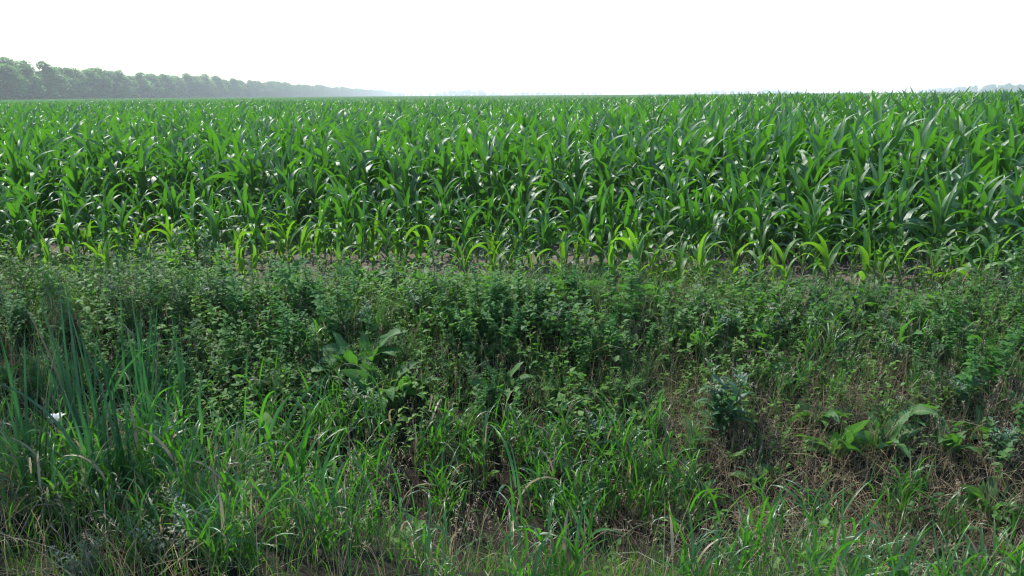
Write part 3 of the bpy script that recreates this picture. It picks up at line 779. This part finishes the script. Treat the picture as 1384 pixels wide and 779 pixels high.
for (px, py, sc, lab) in ((250, 750, .8, 'silvery-leaved mugwort among the grass at the lower left'), (218, 765, .6, 'smaller silvery mugwort just left of the lower left one'), (110, 800, .6, 'bluish broad-leaved weed at the lower left corner'), (1255, 560, .7, 'pale woolly weed above the docks on the right slope')):
    x, y = pp(px, py); plant('silver', 'mugwort', x, y, sc, lab, 'mugwort')
# scattered persicaria
k_ = 0
while k_ < 70:
    x = gv.uniform(-6, 6); y = gv.uniform(5.8, 9.0)
    if abs(x) > .68 * y or bed(x, y) < 5.9 or bed(x, y) > 8.9: continue
    sd = 'left' if x < -1.2 else ('right' if x > 1.6 else 'middle')
    plant('persic', 'persicaria', x, y, gv.uniform(.6, 1.1), 'leafy persicaria with small pinkish flower heads on the %s part of the bank' % sd, 'persicaria', 'persicaria on the %s part of the bank' % sd); k_ += 1
# a loose mixture of kinds over the whole bank
side = lambda x: 'left' if x < -1.5 else ('right' if x > 1.5 else 'middle')
for kind, nm, cat, cnt, b0_, b1_, s0_, s1_, lab in (
    ('dock', 'dock', 'dock', 44, 6.0, 8.9, .65, 1.25, 'broad-leaved dock scattered among the smaller weeds on the %s part of the bank'),
    ('docks', 'dock', 'dock', 10, 6.3, 8.9, .5, .85, 'dock with a brownish seed stalk among the weeds on the %s part of the bank'),
    ('comfrey', 'comfrey', 'comfrey', 34, 6.0, 8.9, .45, .95, 'pointed-leaved comfrey among the smaller weeds on the %s part of the bank'),
    ('feather', 'mayweed', 'mayweed', 44, 5.9, 8.8, .5, 1.1, 'bright feathery mayweed among other weeds on the %s part of the bank'),
    ('goose', 'goosefoot', 'goosefoot', 46, 6.6, 8.4, .3, .65, 'seeding goosefoot poking out of the weeds on the %s part of the bank'),
    ('nettle', 'stinging_nettle', 'nettle', 60, 6.0, 8.4, .35, .7, 'stray stinging nettle between other weeds on the %s part of the bank'),
    ('coarse', 'coarse_grass_tuft', 'grass tuft', 60, 5.8, 9.0, .4, .75, 'arching grass tuft between the weeds on the %s part of the bank')):
    k_ = 0
    while k_ < cnt:
        x = gv.uniform(-6.5, 6.5); y = gv.uniform(5.2, 9.6)
        if abs(x) > .68 * y or not b0_ < bed(x, y) < b1_: continue
        plant(kind, nm, x, y, gv.uniform(s0_, s1_), lab % side(x), cat, '%s scattered on the %s part of the bank' % (lab.split(' ')[0] + ' ' + cat, side(x)), .2); k_ += 1
# reeds
for (px, py, sc, lab) in (
    (250, 600, 1.05, 'tall blue-green reed clump rising beside the nettles at the left'), (195, 575, 1.0, 'blue-green reed clump with bent tips left of the tallest one'),
    (185, 630, .9, 'reed clump in front of the bent-tipped one at the left'), (130, 660, .85, 'reed clump standing upright near the left edge'), (160, 700, .75, 'reed clump rising from the ditch bottom at the lower left'),
    (75, 570, .8, 'dark reed clump at the left edge behind the grass'), (10, 600, .65, 'reed clump cut by the left edge of the view'), (55, 700, .7, 'short reed clump at the lower left edge'), (215, 640, .7, 'short reed clump below the tallest one')):
    x, y = pp(px, py); plant('reed', 'reed_clump', x, y, sc, lab, 'reed', 'reed clumps at the left')
# coarse grass tufts
def cg(n_, fx, lab, gr, s0=.7, s1=1.1):
    for _ in range(n_):
        x, y = fx(); plant('coarse', 'coarse_grass_tuft', x, y, gv.uniform(s0, s1), lab, 'grass tuft', gr, .12)
def rect(px0, px1, py0, py1):
    return lambda: pp(gv.uniform(px0, px1), gv.uniform(py0, py1))
cg(44, rect(0, 330, 600, 735), 'broad-bladed arching grass tuft in the shaded ditch at the lower left', 'coarse grass at the lower left', .5, .85)
cg(40, rect(330, 700, 585, 720), 'broad-bladed arching grass tuft in the ditch left of the middle', 'coarse grass left of the middle')
cg(34, rect(700, 960, 600, 730), 'broad-bladed arching grass tuft in the ditch right of the middle', 'coarse grass right of the middle')
cg(9, rect(960, 1384, 690, 790), 'broad-bladed arching grass tuft at the foot of the right slope', 'coarse grass at the lower right')
cg(16, rect(100, 620, 740, 779), 'broad-bladed grass tuft on the near verge at the bottom', 'coarse grass on the near verge', .5, .75)
cg(18, rect(380, 700, 410, 460), 'small grass tuft on the verge beside the bare soil', 'grass tufts on the far verge', .45, .7)
cg(20, rect(560, 1384, 785, 870), 'slender grass tuft on the near edge of the ditch at the bottom right', 'grass on the near edge of the ditch', .45, .8)
cg(14, rect(1000, 1250, 460, 560), 'grass tuft on the upper right slope', 'grass tufts on the upper right slope', .5, .8)

# one white flower among the grass at the lower left
fx, fy = pp(75, 668)
fo = bpy.data.objects.new('bindweed_flower', None); COL.objects.link(fo); fo.location = (fx, fy, float(terrain(fx, fy)))
fst, ffl = MB(), MB(); kk = np.linspace(0, 1, 6)
tubes(fst, np.stack([0.05 * kk ** 2, 0 * kk, 0.34 * kk], -1), np.full(6, .002), 5)
ribbons(ffl, np.repeat([[.05, 0, .34]], 6, 0), np.arange(6) * 1.047, R(70), R(75), .055, .042, P_ovate, nseg=6, fold=.2)
link('stem', fst.mesh('flower_stem', [M['gstem']]), fo); link('petals', ffl.mesh('flower_petals', [M['white']]), fo)
tag(fo, 'single white bindweed flower among the grass at the lower left', 'flower')

# pale maize litter on the bare soil at the left
b5 = MB(); gl = np.random.default_rng(9)
x0, y0 = pp(70, 380)
n_ = 260; P = np.stack([x0 + gl.normal(0, .45, n_), y0 + gl.normal(0, .22, n_), np.zeros(n_)], -1); P[:, 2] = terrain(P[:, 0], P[:, 1]) + .02
ribbons(b5, P, gl.uniform(0, 6.28, n_), gl.uniform(R(-3), R(22), n_), gl.uniform(0, .5, n_), gl.uniform(.06, .24, n_), gl.uniform(.006, .02, n_), P_blade, nseg=4, fold=.3, roll=gl.normal(0, .4, n_), g=gl)
M['litter'] = leaf_mat('maize_litter', (0.35, 0.28, 0.2), (0.62, 0.55, 0.44), (0.5, 0.4, 0.3), .2, .7)
o = link('maize_litter', b5.mesh('maize_litter', [M['litter']])); tag(o, 'pale dry maize husks and stalks strewn on the soil at the left', 'plant litter', kind='stuff')

# ------------------------------------------------------------------ haze
b6 = bpy.data.meshes.new('haze')
x0, x1, y0, y1, z0, z1 = -3300, 3300, -150, 4000, -2.4, 22.0
vs = [(x, y, z) for z in (z0, z1) for y in (y0, y1) for x in (x0, x1)]
b6.from_pydata(vs, [], [(0, 2, 3, 1), (4, 5, 7, 6), (0, 1, 5, 4), (2, 6, 7, 3), (0, 4, 6, 2), (1, 3, 7, 5)])
hz = link('haze', b6); tag(hz, 'thin pale blue summer haze over the field', 'haze', kind='stuff')
m, n, out = new_mat('haze')
pv = N(n, "ShaderNodeVolumePrincipled"); pv.inputs['Color'].default_value = (0.95, 0.98, 1.0, 1); pv.inputs['Density'].default_value = 0.0005; pv.inputs['Anisotropy'].default_value = 0.3
n.links.new(pv.outputs[0], out.inputs['Volume']); b6.materials.append(m)
